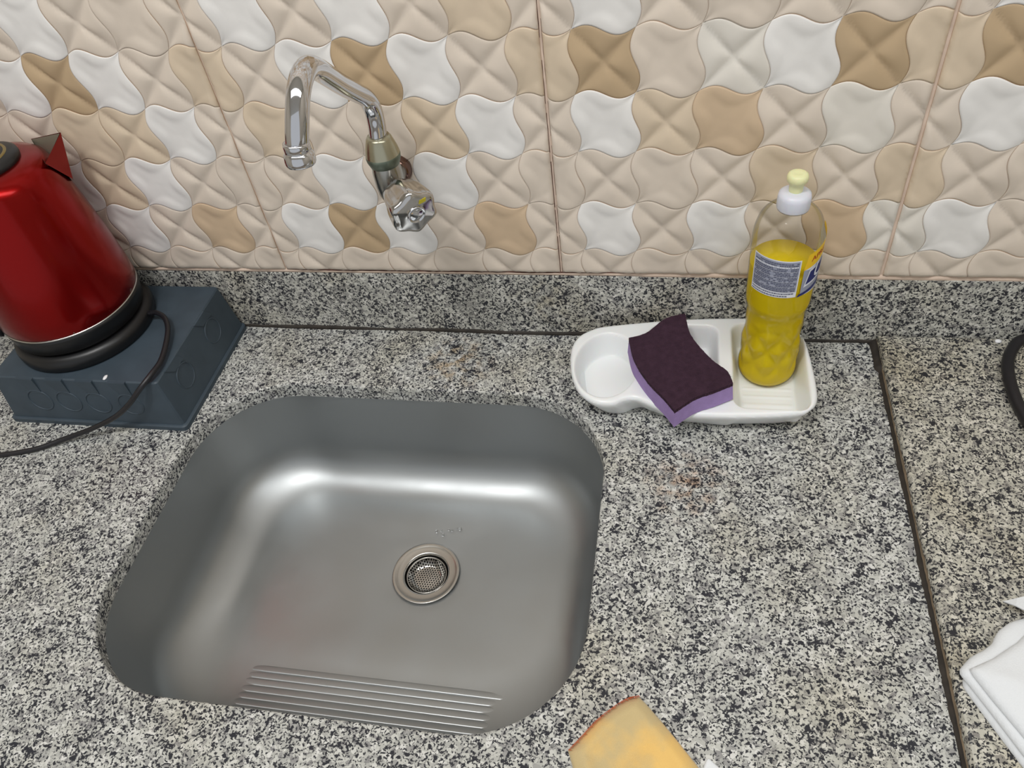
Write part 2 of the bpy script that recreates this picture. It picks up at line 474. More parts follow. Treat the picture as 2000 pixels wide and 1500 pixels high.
# ------------------------------------------------------------------ main counter with sink cut-out
SX0, SX1, SY0, SY1, SR = -.052, .4185, -.473, -.1025, .105
def ring_loft(name, rings, close_first=False):
    vs = [p for r in rings for p in r]; n = len(rings[0]); fs = []
    for i in range(len(rings) - 1):
        for k in range(n):
            k2 = (k + 1) % n; fs.append((i * n + k, i * n + k2, (i + 1) * n + k2, (i + 1) * n + k))
    return mesh(name, vs, fs)
CXL, CXR, CYF, CYB = -.95, .6985, -.565, -.0040
inner = rrect(SX0, SX1, SY0, SY1, SR, 14, 6)
c0 = ((SX0 + SX1) / 2, (SY0 + SY1) / 2)
def to_outer(p, x0, x1, y0, y1):
    dx, dy = p[0] - c0[0], p[1] - c0[1]
    t = min(((x1 if dx > 0 else x0) - c0[0]) / dx if abs(dx) > 1e-9 else 1e9, ((y1 if dy > 0 else y0) - c0[1]) / dy if abs(dy) > 1e-9 else 1e9)
    return [c0[0] + dx * t, c0[1] + dy * t]
outer = [to_outer(p, CXL, CXR, CYF, CYB) for p in inner]
for cx_, cy_ in ((CXL, CYF), (CXL, CYB), (CXR, CYF), (CXR, CYB)):
    k = min(range(len(outer)), key=lambda i: (outer[i][0] - cx_) ** 2 + (outer[i][1] - cy_) ** 2); outer[k] = [cx_, cy_]
def at(loop, z): return [(x, y, z) for x, y in loop]
def inset_loop(loop, d):
    n = len(loop); out = []
    for i in range(n):
        a = loop[i - 1]; b = loop[(i + 1) % n]; tx, ty = b[0] - a[0], b[1] - a[1]; l = math.hypot(tx, ty) or 1
        out.append((loop[i][0] - ty / l * d, loop[i][1] + tx / l * d))   # ccw loop: + = inward
    return out
T = .020
bev = .0030
rings = [at(inner, -T), at(inner, -bev)]
for a in (30, 60, 90):
    rr = math.radians(a)
    rings.append(at(inset_loop(inner, -bev * (1 - math.cos(rr))), -bev + bev * math.sin(rr)))
rings += [at(outer, 0), at(outer, -T), at(inner, -T)]
me = recalc(ring_loft('slab', rings))
ct = thing('countertop', 'large speckled grey granite countertop with the sink cut into it', 'countertop', (0, 0, ZC))
o = link('slab', sharp(me, 50), M_gran, ct, smooth=True)
# material coordinates are object space: shift so stains sit where placed
for n_ in M_gran.node_tree.nodes:
    if n_.type == 'VECT_MATH' and n_.operation == 'DISTANCE':
        v = n_.inputs[1].default_value; n_.inputs[1].default_value = (v[0], v[1], v[2] - ZC)
# base under the counter
struct('trim_1', box('base_front', -.93, 1.55, -.535, -.505, FL, ZC - .0205), simple('base_panel', lin(190, 186, 178), .5))

# ------------------------------------------------------------------ right raised counter
rc = thing('countertop', 'raised granite countertop section on the right, beyond the dark grimy seam', 'countertop', (.7, 0, ZR))
bm = bmesh.new(); bmesh.ops.create_cube(bm, size=1)
x0, x1, y0, y1, z0, z1 = .0020, .85, -.565, -.0040, -.034, 0
for v in bm.verts: v.co = ((x0 + x1) / 2 + v.co.x * (x1 - x0), (y0 + y1) / 2 + v.co.y * (y1 - y0), (z0 + z1) / 2 + v.co.z * (z1 - z0))
bmesh.ops.bevel(bm, geom=[e for e in bm.edges if all(abs(v.co.z) < 1e-6 for v in e.verts)], offset=.0055, segments=5, profile=.5, affect='EDGES')
me = bpy.data.meshes.new('slab'); bm.to_mesh(me); bm.free()
link('slab', sharp(me, 40), M_gran2, rc)
vs = []; fs = []; n = 120
for k in range(n + 1):
    y = -.566 + .562 * k / n; g = random.random() * .0012; wv = .0006 * math.sin(y * 60) + g
    wide = .0035 if y > -.05 else 0
    for (x, z) in ((-.0014 - wv - wide, -.0133), (-.0002 - wide, -.0126 + g), (.0014, -.0116 + g + wide), (.0020, -.0092 + wv * 2)): vs.append((x, y, z))
for k in range(n):
    for s in range(3): fs.append((k * 4 + s, (k + 1) * 4 + s, (k + 1) * 4 + s + 1, k * 4 + s + 1))
me = recalc(mesh('sealant', vs, fs)); me.materials.append(M_seal); me.materials.append(M_seal2)
for i, p in enumerate(me.polygons):
    p.material_index = 1 if i % 3 == 2 else 0; p.use_smooth = True
o = bpy.data.objects.new('sealant', me); COL.objects.link(o); o.parent = rc

# ------------------------------------------------------------------ sink
sk = thing('sink', 'rectangular brushed steel undermount sink set in the granite', 'sink', (0, 0, ZC - T))
D = .128
ex = .004
top = (SX0 - ex, SX1 + ex, SY0 - ex, SY1 + ex)
dr = (.012, -.012, .018, -.014)      # draft inset: x0, x1, y0, y1
fr = (.048, -.045, .085, -.046)      # fillet
DC = (.2135, -.2520)                 # drain centre
DR = .040
rings = []
ZF = D - .046
prof = [(t * ZF / D, 0.0) for t in np.linspace(0, 1, 14)]
prof = [(ZF * t, t * ZF / D, 0.0) for t in np.linspace(0, 1, 22)]
for th in np.linspace(0, PI / 2, 15)[1:]:
    z = ZF + (D - ZF) * math.sin(th); prof.append((z, z / D, 1 - math.cos(th)))
lip = [at(rrect(SX0 - .02, SX1 + .02, SY0 - .02, SY1 + .018, .11, 14, 22), -.0004)]
last = None
for z, a, f in prof:
    b = [top[i] + dr[i] * a + fr[i] * f for i in range(4)]
    r = SR + ex - .012 * a - .020 * f
    lp = rrect(b[0], b[1], b[2], b[3], r, 14, 22); last = lp
    ring = []
    for (x, y) in lp:
        ring.append((x, y, -z))
    rings.append(ring)
nL = len(last)
circ = []
for (x, y) in last:
    a = math.atan2(y - DC[1], x - DC[0]); circ.append((DC[0] + .030 * math.cos(a), DC[1] + .030 * math.sin(a)))
for t in np.linspace(0, 1, 16)[1:]:
    tt = t
    rings.append([(p[0] * (1 - tt) + c[0] * tt, p[1] * (1 - tt) + c[1] * tt, -D - .0035 * (1 - math.cos(min(1, tt * 1.05) * PI)) / 2 - .0012 * max(0, (tt - .85) / .15)) for p, c in zip(last, circ)])
rings.append([(c[0], c[1], -D - .03) for c in circ])
me = recalc(ring_loft('basin', lip + rings))
if me.polygons[nL * 25].normal.z < 0: me.flip_normals()
link('basin', me, M_steel, sk)
# washboard ridges pressed in the front slope
def front_y(z):   # inner surface y of the front wall at depth z
    if z <= ZF: a = z / D; f = 0
    else:
        s = min(1, (z - ZF) / (D - ZF)); f = 1 - math.cos(math.asin(s)); a = z / D
    return top[2] + dr[2] * a + fr[2] * f
_zs = np.linspace(.02, D, 600); _ys = np.array([front_y(q) for q in _zs])
for k in range(8):
    yk = -.3830 - k * .0080
    z = float(np.interp(yk, _ys, _zs))
    y = front_y(z)
    y2 = front_y(z - .002); y1 = front_y(min(D, z + .002))
    tx = Vector((0, y2 - y1, .004)).normalized(); nrm = Vector((0, tx.z, -tx.y))
    if nrm.y < 0: nrm = -nrm
    xa, xb = .045 - k * .007, .368 - k * .001
    n = 40; vs = []; fs = []
    for i in range(n + 1):
        x = xa + (xb - xa) * i / n; e = min(1, i / 3, (n - i) / 3); e = math.sqrt(max(0, 1 - (1 - e) ** 2))
        for q in range(9):
            th = PI * q / 8
            p = Vector((x, y, -z)) + tx * (.0040 * math.cos(th)) * (.35 + .65 * e) + nrm * (.0008 * math.sin(th) ** .45 * e - .0002)
            vs.append(p)
    for i in range(n):
        for q in range(8): fs.append((i * 9 + q, (i + 1) * 9 + q, (i + 1) * 9 + q + 1, i * 9 + q + 1))
    link('ridge', recalc(mesh('ridge', vs, fs)), M_steel, sk)

# drain strainer
dz = ZC - T - D - .0035
st = thing('sink_strainer', 'round steel sink strainer with perforated basket in the sink drain', 'strainer', (DC[0], DC[1], dz))
link('flange', lathe('flange', [(.0252, -.012), (.0254, -.002), (.0260, .0012), (.028, .0016), (.031, .0012), (.0355, .0026), (.0385, .0036), (.0393, .0030), (.0390, .0020), (.034, .0002), (.0266, -.0005), (.0262, -.012)], 72), M_steel2, st)
# basket: rim, pleated side wall and a bottom with real holes
link('basket_rim', lathe('basket_rim', [(.0222, -.0035), (.0226, -.0022), (.0234, -.0020), (.0238, -.0032), (.0234, -.0045), (.0226, -.0048), (.0222, -.0035)], 72,
     rfun=lambda r, z, a: r + (.0003 * math.sin(a * 36))), M_steel2, st)
bm = bmesh.new(); pit = .0031; R0 = .0168
def dome(x, y):
    r = math.hypot(x, y); return -.0100 + .0006 * math.cos(min(1, r / .012) * PI / 2) + .0062 * max(0, (r - .0145) / .0075) ** 1.5
for i in range(-10, 11):
    for j in range(-10, 11):
        cx = pit * (i + .5 * j); cy = pit * .8660 * j
        if math.hypot(cx, cy) > .0218: continue
        H = []; C = []
        rad = pit / math.sqrt(3); hr = .00092
        for k in range(12):
            a = PI / 6 + PI / 6 * k
            if k % 2 == 0: hx, hy = rad * math.cos(a), rad * math.sin(a)
            else: hx, hy = rad * .866 * math.cos(a), rad * .866 * math.sin(a)
            H.append(bm.verts.new((cx + hx, cy + hy, dome(cx + hx, cy + hy))))
            C.append(bm.verts.new((cx + hr * math.cos(a), cy + hr * math.sin(a), dome(cx + hr * math.cos(a), cy + hr * math.sin(a)))))
        for k in range(12):
            bm.faces.new((H[k], H[(k + 1) % 12], C[(k + 1) % 12], C[k]))
bmesh.ops.remove_doubles(bm, verts=bm.verts, dist=1e-5)
bmesh.ops.recalc_face_normals(bm, faces=bm.faces)
bmobj('basket_mesh', bm, M_steel2, st, True)
link('drain_cup', lathe('drain_cup', [(.0250, -.002), (.0250, -.026), (.012, -.034), (0, -.034)], 40), simple('drain_dark', lin(20, 19, 18), .6), st)

# ------------------------------------------------------------------ tap
tp = thing('tap', 'chrome wall-mounted tap with curved spout and scalloped knob over the sink', 'tap', (.2075, 0, .06))
def P3(x, y, z): return Vector((x, y, z)) - Vector((.2075, 0, .06))
def frame_along(me, origin, axis):
    """put a z-up lathe along axis at origin"""
    q = Vector((0, 0, 1)).rotation_difference(Vector(axis).normalized()).to_matrix().to_4x4()
    me.transform(Matrix.Translation(origin) @ q); return me
link('wall_flange', frame_along(lathe('wall_flange', [(0, -.002), (.0172, -.002), (.0176, .001), (.0168, .0045), (.0150, .0085), (.0120, .0105), (0, .0105)], 48), P3(.1975, -.0065, .0455), (0, -1, 0)),
     steel('dark_chrome', lin(120, 96, 88), .12), tp)
link('inlet_pipe', tube('inlet_pipe', [P3(.2005, -.004, .046), P3(.204, -.03, .050), P3(.2075, -.052, .054)], .0098, 28, n=4), M_chrome_dull, tp)
# vertical valve body
AX = Vector((.62, -.76, -.16)).normalized()
B0 = P3(.2078, -.0530, .0600)
link('valve_body', lathe('valve_body', [(0, -.0215), (.0060, -.0215), (.0100, -.0185), (.0132, -.0100), (.0142, .0000), (.0142, .0130), (.0134, .0200), (.0125, .0270), (0, .0275)], 48, center=B0), M_chrome_dull, tp)
link('lock_nut', lathe('lock_nut', [(.0118, .0190), (.0142, .0200), (.0162, .0255), (.0166, .0285), (.0164, .0305), (.0150, .0318), (.0110, .0320)], 48, center=B0), M_verdigris, tp)
link('nut_cone', lathe('nut_cone', [(.0164, .0306), (.0150, .0370), (.0120, .0465), (.0104, .0490), (.0080, .0492)], 48, center=B0), M_nickel, tp)
# spout
sp_pts = [P3(.2078, -.0530, .1080), P3(.2092, -.0525, .1200), P3(.2094, -.0530, .1350), P3(.2084, -.0600, .1490), P3(.2086, -.0800, .1650), P3(.2105, -.1070, .1850),
          P3(.2150, -.1340, .2045), P3(.2195, -.1580, .2210), P3(.2222, -.1760, .2300), P3(.2238, -.1910, .2315), P3(.2240, -.2040, .2260), P3(.2228, -.2130, .2150), P3(.2202, -.2175, .2030), P3(.2178, -.2190, .1930)]
link('spout', tube('spout', sp_pts, .0083, 32, n=8, radii=lambda t: .0083), M_chrome, tp)
ad = Vector((-.0004, -.0020, -.017)).normalized()
link('aerator', frame_along(lathe('aerator', [(.0075, .002), (.0093, .002), (.0096, .0002), (.0096, -.0035), (.0090, -.0042), (.0097, -.0050), (.0108, -.0064), (.0111, -.0100), (.0110, -.0125), (.0104, -.0140), (.0092, -.0142), (.0086, -.0110), (0, -.0110)], 48),
     P3(.2178, -.2191, .1955), -ad), M_chrome, tp)
# stem and scalloped knob
link('stem', frame_along(lathe('stem', [(.0078, .006), (.0078, .014), (.0092, .0145), (.0092, .018), (.0060, .019), (.0056, .030), (0, .030)], 32), B0, AX), M_chrome, tp)
KO = B0 + AX * .017 + Vector((0, 0, .003))
lobes = 6
def knob_r(r, z, a):
    if r < .0080: return r
    c = math.cos(a * lobes / 1.0)
    k = min(1, max(0, (r - .0080) / .006))
    return r * (1 - .13 * k * (0.5 - 0.5 * c) ** .8)
ph = math.radians(12)
kn = lathe('handle', [(0, -.001), (.0080, -.001), (.0120, .0015), (.0165, .006), (.0195, .014), (.0212, .024), (.0214, .0285), (.0205, .0305), (.0165, .0318), (.0100, .0312), (.0086, .0318), (0, .0318)], 120, rfun=knob_r)
kn.transform(Matrix.Rotation(ph, 4, 'Z') @ Matrix.Diagonal((1.12, 1.12, 1.30, 1)))
hd = link('handle', sharp(frame_along(kn, KO, AX), 60), steel('handle_chrome', lin(196, 194, 192), .13), tp)
CP = KO + AX * .0412
link('cap', frame_along(lathe('cap', [(.0092, -.001), (.0092, .0012), (.0086, .0022), (.0078, .0020), (.0072, .0006), (.0060, .0012), (0, .0022)], 48), CP, AX), M_chrome, hd)
# small yellow sticker left on one lobe
q = Vector((0, 0, 1)).rotation_difference(AX).to_matrix()
sdir = (q @ Vector((math.cos(math.radians(60)), math.sin(math.radians(60)), 0)))
mp = KO + AX * .0400
sx_ = Vector(CR[0]); sx_ = (sx_ - AX * sx_.dot(AX)).normalized(); sy_ = AX.cross(sx_).normalized()
if sy_.z < 0: sy_ = -sy_
scn = mp + sx_ * .0075 + sy_ * .0125
qv = [scn + sx_ * (.0034 * i) + sy_ * (.0024 * j) + AX * k for k in (0, .0016) for i, j in ((-1, -1), (1, -.6), (1.1, 1), (-.8, .8))]
link('sticker', recalc(mesh('sticker', qv, [(0, 1, 2, 3), (4, 7, 6, 5), (0, 4, 5, 1), (1, 5, 6, 2), (2, 6, 7, 3), (3, 7, 4, 0)])), simple('sticker_yellow', lin(190, 176, 40), .5), hd, smooth=False)

# ------------------------------------------------------------------ upturned plastic box (rack)
BX0, BX1, BY0, BY1, BH = -.288, -.0600, -.1790, -.0065, .0700
pb = thing('plastic_box', 'upturned slate grey plastic box under the red kettle', 'box', (0, 0, ZC))
bm = bmesh.new()
def loop(bm, x0, x1, y0, y1, z, r, n=3):
    return [bm.verts.new((x, y, z)) for x, y in rrect(x0, x1, y0, y1, r, n, 1)]
dft = .008
Ls = [loop(bm, BX0 - .003, BX1 + .003, BY0 - .003, BY1 + .002, 0, .006), loop(bm, BX0 - .003, BX1 + .003, BY0 - .003, BY1 + .002, .0055, .006),
      loop(bm, BX0 - .0015, BX1 + .0015, BY0 - .0015, BY1 + .001, .0070, .005), loop(bm, BX0, BX1, BY0, BY1, .0072, .005),
      loop(bm, BX0 + dft * .95, BX1 - dft * .95, BY0 + dft * .7, BY1 - dft * .4, BH - .0015, .004), loop(bm, BX0 + dft * 1.1, BX1 - dft * 1.1, BY0 + dft * .9, BY1 - dft * .5, BH, .003)]
for A, B in zip(Ls, Ls[1:]):
    for k in range(len(A)): bm.faces.new((A[k], A[(k + 1) % len(A)], B[(k + 1) % len(A)], B[k]))
bm.faces.new(Ls[-1]); bm.faces.new(Ls[0][::-1])
bmesh.ops.recalc_face_normals(bm, faces=bm.faces)
me = bpy.data.meshes.new('shell'); bm.to_mesh(me); bm.free()
link('shell', sharp(me, 25), M_boxp, pb)
def torus(name, R, r, seg=32, s2=8, arc=2 * PI, a0=0):
    vs = []; fs = []
    for i in range(seg + 1):
        a = a0 + arc * i / seg
        for k in range(s2):
            b = 2 * PI * k / s2; vs.append(((R + r * math.cos(b)) * math.cos(a), (R + r * math.cos(b)) * math.sin(a), r * math.sin(b)))
    for i in range(seg):
        for k in range(s2): fs.append((i * s2 + k, (i + 1) * s2 + k, (i + 1) * s2 + (k + 1) % s2, i * s2 + (k + 1) % s2))
    return recalc(mesh(name, vs, fs))
def front_face_y(z): return BY0 + dft * .7 * (z - .0072) / (BH - .0087)
def right_face_x(z): return BX1 - dft * .95 * (z - .0072) / (BH - .0087)
for cx in (-.233, -.195, -.1565, -.1150):
    me = torus('knockout', .0150, .0011); me.transform(Matrix.Translation((cx, front_face_y(.036) + .0002, .036)) @ Matrix.Rotation(PI / 2 - .08, 4, 'X'))
    link('knockout', me, M_boxp, pb)
    # raised channel flanks above each knockout, meeting notches in the top edge
    vs = []
    for dx, z in ((-.0135, BH - .0002), (.0085, BH - .0002), (.0085, .046), (-.0035, .046)):
        vs.append((cx + dx, front_face_y(z) - .0026 * (1 if z > .05 else .1), z))
    for dx, z in ((-.0135, BH - .0002), (.0085, BH - .0002), (.0085, .046), (-.0035, .046)):
        vs.append((cx + dx, front_face_y(z) + .0016, z))
    fs = [(0, 1, 2, 3), (4, 7, 6, 5), (0, 4, 5, 1), (1, 5, 6, 2), (2, 6, 7, 3), (3, 7, 4, 0)]
    link('rib', recalc(mesh('rib', vs, fs)), M_boxp, pb, smooth=False)
for cy in (-.0585, -.1335):
    me = torus('knockout', .0150, .0010); me.transform(Matrix.Translation((right_face_x(.042) - .0001, cy, .042)) @ Matrix.Rotation(PI / 2 - .1, 4, 'Y'))
    link('knockout', me, M_boxp, pb)
    z = .058
    vs = [];
    for dy, z in ((-.022, BH - .0006), (.004, BH - .0006), (.012, .058), (-.010, .058)):
        vs.append((right_face_x(z) + .0012, cy + dy, z))
    for dy, z in ((-.022, BH - .0006), (.004, BH - .0006), (.012, .058), (-.010, .058)):
        vs.append((right_face_x(z) - .003, cy + dy, z))
    link('rib', recalc(mesh('rib', vs, [(0, 1, 2, 3), (4, 7, 6, 5), (0, 4, 5, 1), (1, 5, 6, 2), (2, 6, 7, 3), (3, 7, 4, 0)])), M_boxp, pb, smooth=False)

# ------------------------------------------------------------------ kettle and its power base
KX, KY, KZ = -.2030, -.0860, ZC + BH + .0003
kb = thing('power_base', 'round black kettle power base with cord on the slate plastic box', 'power base', (KX, KY, KZ))
link('base_disc', lathe('base_disc', [(0, .0), (.0775, .0), (.0800, .002), (.0805, .010), (.0790, .0150), (.0745, .0185), (.060, .0195), (0, .0195)], 80), M_black, kb)
cord = [(-.1330, -.0700, -.1045), (-.1236, -.0730, -.1010), (-.1134, -.0732, -.0995), (-.0999, -.0801, -.1005), (-.0877, -.0966, -.1020), (-.0790, -.1206, -.1040), (-.0735, -.1459, -.1055),
        (-.0740, -.1660, -.1050), (-.0830, -.1830, -.1120), (-.1020, -.1900, -.1300), (-.1290, -.1930, -.1500), (-.1644, -.1990, -.1660), (-.1974, -.2073, -.1752), (-.2297, -.2225, -.1786), (-.2696, -.2343, -.1787), (-.33, -.248, -.1787), (-.42, -.255, -.1787)]
link('power_cord', tube('power_cord', [Vector(c) - Vector((KX, KY, KZ)) for c in cord], .0030, 14, n=8), M_rubber, kb)

kt = thing('kettle', 'glossy red metal kettle with black lid on its black base', 'kettle', (KX, KY, KZ + .0197))
def kettle_red():
    m, nt, p = newmat('kettle_red'); L = nt.links.new
    p.inputs['Metallic'].default_value = .92; p.inputs['Roughness'].default_value = .27
    p.inputs['Coat Weight'].default_value = .22; p.inputs['Coat Roughness'].default_value = .12
    tc = N(nt, 'ShaderNodeTexCoord')
    v = N(nt, 'ShaderNodeTexVoronoi'); v.inputs['Scale'].default_value = 75; L(tc.outputs['Object'], v.inputs['Vector'])
    n = N(nt, 'ShaderNodeTexNoise'); n.inputs['Scale'].default_value = 22; L(tc.outputs['Object'], n.inputs['Vector'])
    sx = N(nt, 'ShaderNodeSeparateXYZ'); L(tc.outputs['Object'], sx.inputs[0])
    lo = N(nt, 'ShaderNodeMapRange'); lo.inputs[1].default_value = .055; lo.inputs[2].default_value = .02; lo.inputs[3].default_value = 0; lo.inputs[4].default_value = .12
    L(sx.outputs[2], lo.inputs[0])
    th = N(nt, 'ShaderNodeMath', operation='LESS_THAN'); 
    md = N(nt, 'ShaderNodeMath', operation='MULTIPLY'); L(lo.outputs[0], md.inputs[0])
    nr = N(nt, 'ShaderNodeMapRange'); nr.inputs[1].default_value = .52; nr.inputs[2].default_value = .62; nr.inputs[3].default_value = .25; nr.inputs[4].default_value = 1.9; L(n.outputs['Fac'], nr.inputs[0]); L(nr.outputs[0], md.inputs[1])
    L(v.outputs['Distance'], th.inputs[0]); L(md.outputs[0], th.inputs[1])
    mx = N(nt, 'ShaderNodeMix', data_type='RGBA'); L(th.outputs[0], mx.inputs[0]); mx.inputs[6].default_value = lin(142, 6, 5); mx.inputs[7].default_value = lin(176, 140, 128)
    L(mx.outputs[2], p.inputs['Base Color'])
    return m
M_red = kettle_red()
KT = .1960
link('base_ring', lathe('base_ring', [(0, 0), (.0700, 0), (.0740, .003), (.0770, .020), (.0772, .0245), (0, .0245)], 80), M_black, kt)
link('rim_ring', lathe('rim_ring', [(.0765, .0246), (.0775, .0249), (.0775, .0257), (.0765, .0262)], 80), M_steel2, kt)
body_prof = [(.0762, .0262), (.0774, .0300), (.0772, .0450), (.0745, .0850), (.0706, .1250), (.0660, .1600), (.0625, .1800), (.0600, .1870), (.0550, .1915), (.0440, .1960), (0, .1965)]
link('body', lathe('body', body_prof, 96), M_red, kt)
lid = link('lid', lathe('lid', [(.0385, .1950), (.0392, .1985), (.0385, .2015), (.0350, .2035), (.0240, .2060), (0, .2070)], 72), M_black, kt)
link('ring', lathe('ring', [(.0265, .2051), (.0272, .2060), (.0292, .2056), (.0298, .2044)], 72), M_gold, lid)
# handle, sweeping down on the far (left) side
hx = Matrix.Rotation(math.radians(212), 4, 'Z')
hp = [hx @ Vector(p) for p in ((.050, 0, .192), (.072, 0, .200), (.100, 0, .196), (.120, 0, .170), (.124, 0, .125), (.120, 0, .075), (.106, 0, .032), (.078, 0, .016))]
link('handle', tube('handle', hp, .0125, 18, n=6), M_black, kt)
# V shaped spout
def polar(r, deg, z): return Vector((r * math.cos(math.radians(deg)), r * math.sin(math.radians(deg)), z))
a0, a1, at_ = 12, 78, 47
bl = polar(.0640, a1, .1900); br = polar(.0640, a0, .1900); tipp = polar(.0820, at_, .1980); low = polar(.0690, 46, .1480)
lo1 = polar(.0700, 34, .1560); lo2 = polar(.0700, 58, .1560)
th = .0016
vs = [bl, br, tipp, low, lo1, lo2]
cin = polar(.050, 46, .170)
vi = [p + (cin - p).normalized() * th for p in vs]
fs = [(0, 2, 3, 5), (2, 1, 4, 3)]
me = recalc(mesh('spout', vs + vi, [(0, 2, 3, 5), (2, 1, 4, 3)]))
link('spout', me, M_red, kt, smooth=False)
# pouring opening: steel lined funnel inside the spout
ib = polar(.052, a1 - 8, .1890); jb = polar(.052, a0 + 8, .1890); deep = polar(.058, 45, .1600)
fun = mesh('spout_lining', [bl + Vector((0, 0, -.0004)), br + Vector((0, 0, -.0004)), tipp - Vector((.001, .001, .0006)), deep], [(0, 2, 3), (2, 1, 3), (1, 0, 3)])
link('spout_lining', recalc(fun), M_inner, kt, smooth=False)

# ------------------------------------------------------------------ tray
tr = thing('sink_tray', 'white plastic sink caddy tray with round cup, behind the sink corner', 'tray', (0, 0, ZC))
RH = .0350
rim = [(.3724,-.0791),(.3722,-.0590),(.3781,-.0422),(.3913,-.0305),(.4053,-.0245),(.445,-.0168),(.49,-.0098),(.5402,-.0058),(.5841,-.0056),(.6050,-.0120),(.6195,-.0340),(.625,-.0823),(.6253,-.1214),(.6175,-.1389),(.6025,-.1478),(.5516,-.155),(.4975,-.1564),(.4721,-.1487),(.4484,-.1357),(.4355,-.1369),(.4231,-.1448),(.4046,-.1433),(.3871,-.1278),(.3767,-.1022)]
rim = [(x, y if y > -.115 else y + (-.115 - y) * .12) for x, y in rim]
cl = catmull([(x, y, 0) for x, y in rim] + [(rim[0][0], rim[0][1], 0)], 6)
poly = np.array([(p.x, p.y) for p in cl[:-1]])
def sd_poly(X, Y, poly):
    d = np.full(X.shape, 1e9); inside = np.zeros(X.shape, bool); NX = np.zeros(X.shape); NY = np.zeros(X.shape)
    n = len(poly)
    for i in range(n):
        ax, ay = poly[i]; bx, by = poly[(i + 1) % n]
        ex_, ey_ = bx - ax, by - ay; t = np.clip(((X - ax) * ex_ + (Y - ay) * ey_) / (ex_ * ex_ + ey_ * ey_), 0, 1)
        px, py = ax + t * ex_, ay + t * ey_; dd = np.hypot(X - px, Y - py); m = dd < d
        d = np.where(m, dd, d); NX = np.where(m, px, NX); NY = np.where(m, py, NY)
        c = ((ay > Y) != (by > Y)) & (X < (bx - ax) * (Y - ay) / ((by - ay) if by != ay else 1e-12) + ax)
        inside ^= c
    return np.where(inside, d, -d), NX, NY
gx = np.arange(.370, .6285, .0014); gy = np.arange(-.159, -.0025, .0014)
X, Y = np.meshgrid(gx, gy, indexing='ij')
SDm, NX, NY = sd_poly(X, Y, poly)
def rbox_sd(X, Y, x0, x1, y0, y1, r):
    qx = np.abs(X - (x0 + x1) / 2) - (x1 - x0) / 2 + r; qy = np.abs(Y - (y0 + y1) / 2) - (y1 - y0) / 2 + r
    return -(np.minimum(np.maximum(qx, qy), 0) + np.hypot(np.maximum(qx, 0), np.maximum(qy, 0)) - r)   # + inside
FZ = .0060
Zt = np.full(X.shape, RH)
# gentle saddle on the rim
ecc = np.sqrt(((X - .4125) / .0345) ** 2 + ((Y + .0860) / .0500) ** 2)
ecc2 = np.sqrt(((X - .4147) / .0290) ** 2 + ((Y + .0805) / .0365) ** 2)
wcup = np.clip((1 - ecc) / np.maximum(1e-6, (1 - ecc) + np.maximum(ecc2 - 1, 0) * .8), 0, 1); wcup = np.where(ecc2 <= 1, 1, np.where(ecc >= 1, 0, wcup))
Zt = np.minimum(Zt, RH - (RH - FZ) * sstep(0, 1, wcup))
bR = rbox_sd(X, Y, .5430, .6195, -.1410, -.0150, .014)
Zt = np.minimum(Zt, RH - (RH - FZ) * sstep(0, .0105, bR))
bM = rbox_sd(X, Y, .4560, .5310, -.1280, -.0190, .014)
Zt = np.minimum(Zt, RH - (RH - FZ) * sstep(0, .0095, bM))
# drip ribs on the floor of the right compartment
ribm = (np.abs(((Y + .2) % .012) - .006) < .0016) & (bR > .014) & (Y < -.085)
Zt = Zt + np.where(ribm, .0006, 0)
er = .0045
Zt = np.where(SDm < er, Zt - (er - np.sqrt(np.clip(er ** 2 - (er - np.clip(SDm, 0, er)) ** 2, 0, None))), Zt)
out = SDm < 0
Xf = np.where(out, NX, X); Yf = np.where(out, NY, Y); Zt = np.where(out, RH - er, Zt)
idx = np.arange(X.size).reshape(X.shape); ins = ~out
fs = []
keep = (ins[:-1, :-1] | ins[1:, :-1] | ins[1:, 1:] | ins[:-1, 1:])
for i, j in zip(*np.nonzero(keep)): fs.append((idx[i, j], idx[i + 1, j], idx[i + 1, j + 1], idx[i, j + 1]))
me = mesh('dish', np.stack([Xf, Yf, Zt], -1).reshape(-1, 3), fs)
bm = bmesh.new(); bm.from_mesh(me)
bmesh.ops.delete(bm, geom=[v for v in bm.verts if not v.link_faces], context='VERTS')
bmesh.ops.remove_doubles(bm, verts=bm.verts, dist=2e-5)
bmesh.ops.dissolve_degenerate(bm, dist=1e-5, edges=bm.edges[:])
cen = Vector((.50, -.083))
for dzz, ins_ in ((.008, .0040), (.0225 - .0004, .0150)):
    be = [e for e in bm.edges if e.is_boundary]
    g = bmesh.ops.extrude_edge_only(bm, edges=be)
    for v in g['geom']:
        if isinstance(v, bmesh.types.BMVert):
            d = Vector((v.co.x, v.co.y)); tx = cen.x + (0 if abs(d.x - cen.x) < .05 else (d.x - cen.x) * .6)
            nd = (Vector((tx, cen.y)) - d).normalized(); v.co.x += nd.x * ins_; v.co.y += nd.y * ins_; v.co.z -= dzz
bmesh.ops.recalc_face_normals(bm, faces=bm.faces)
bm.to_mesh(me); bm.free()
link('dish', me, M_white, tr)

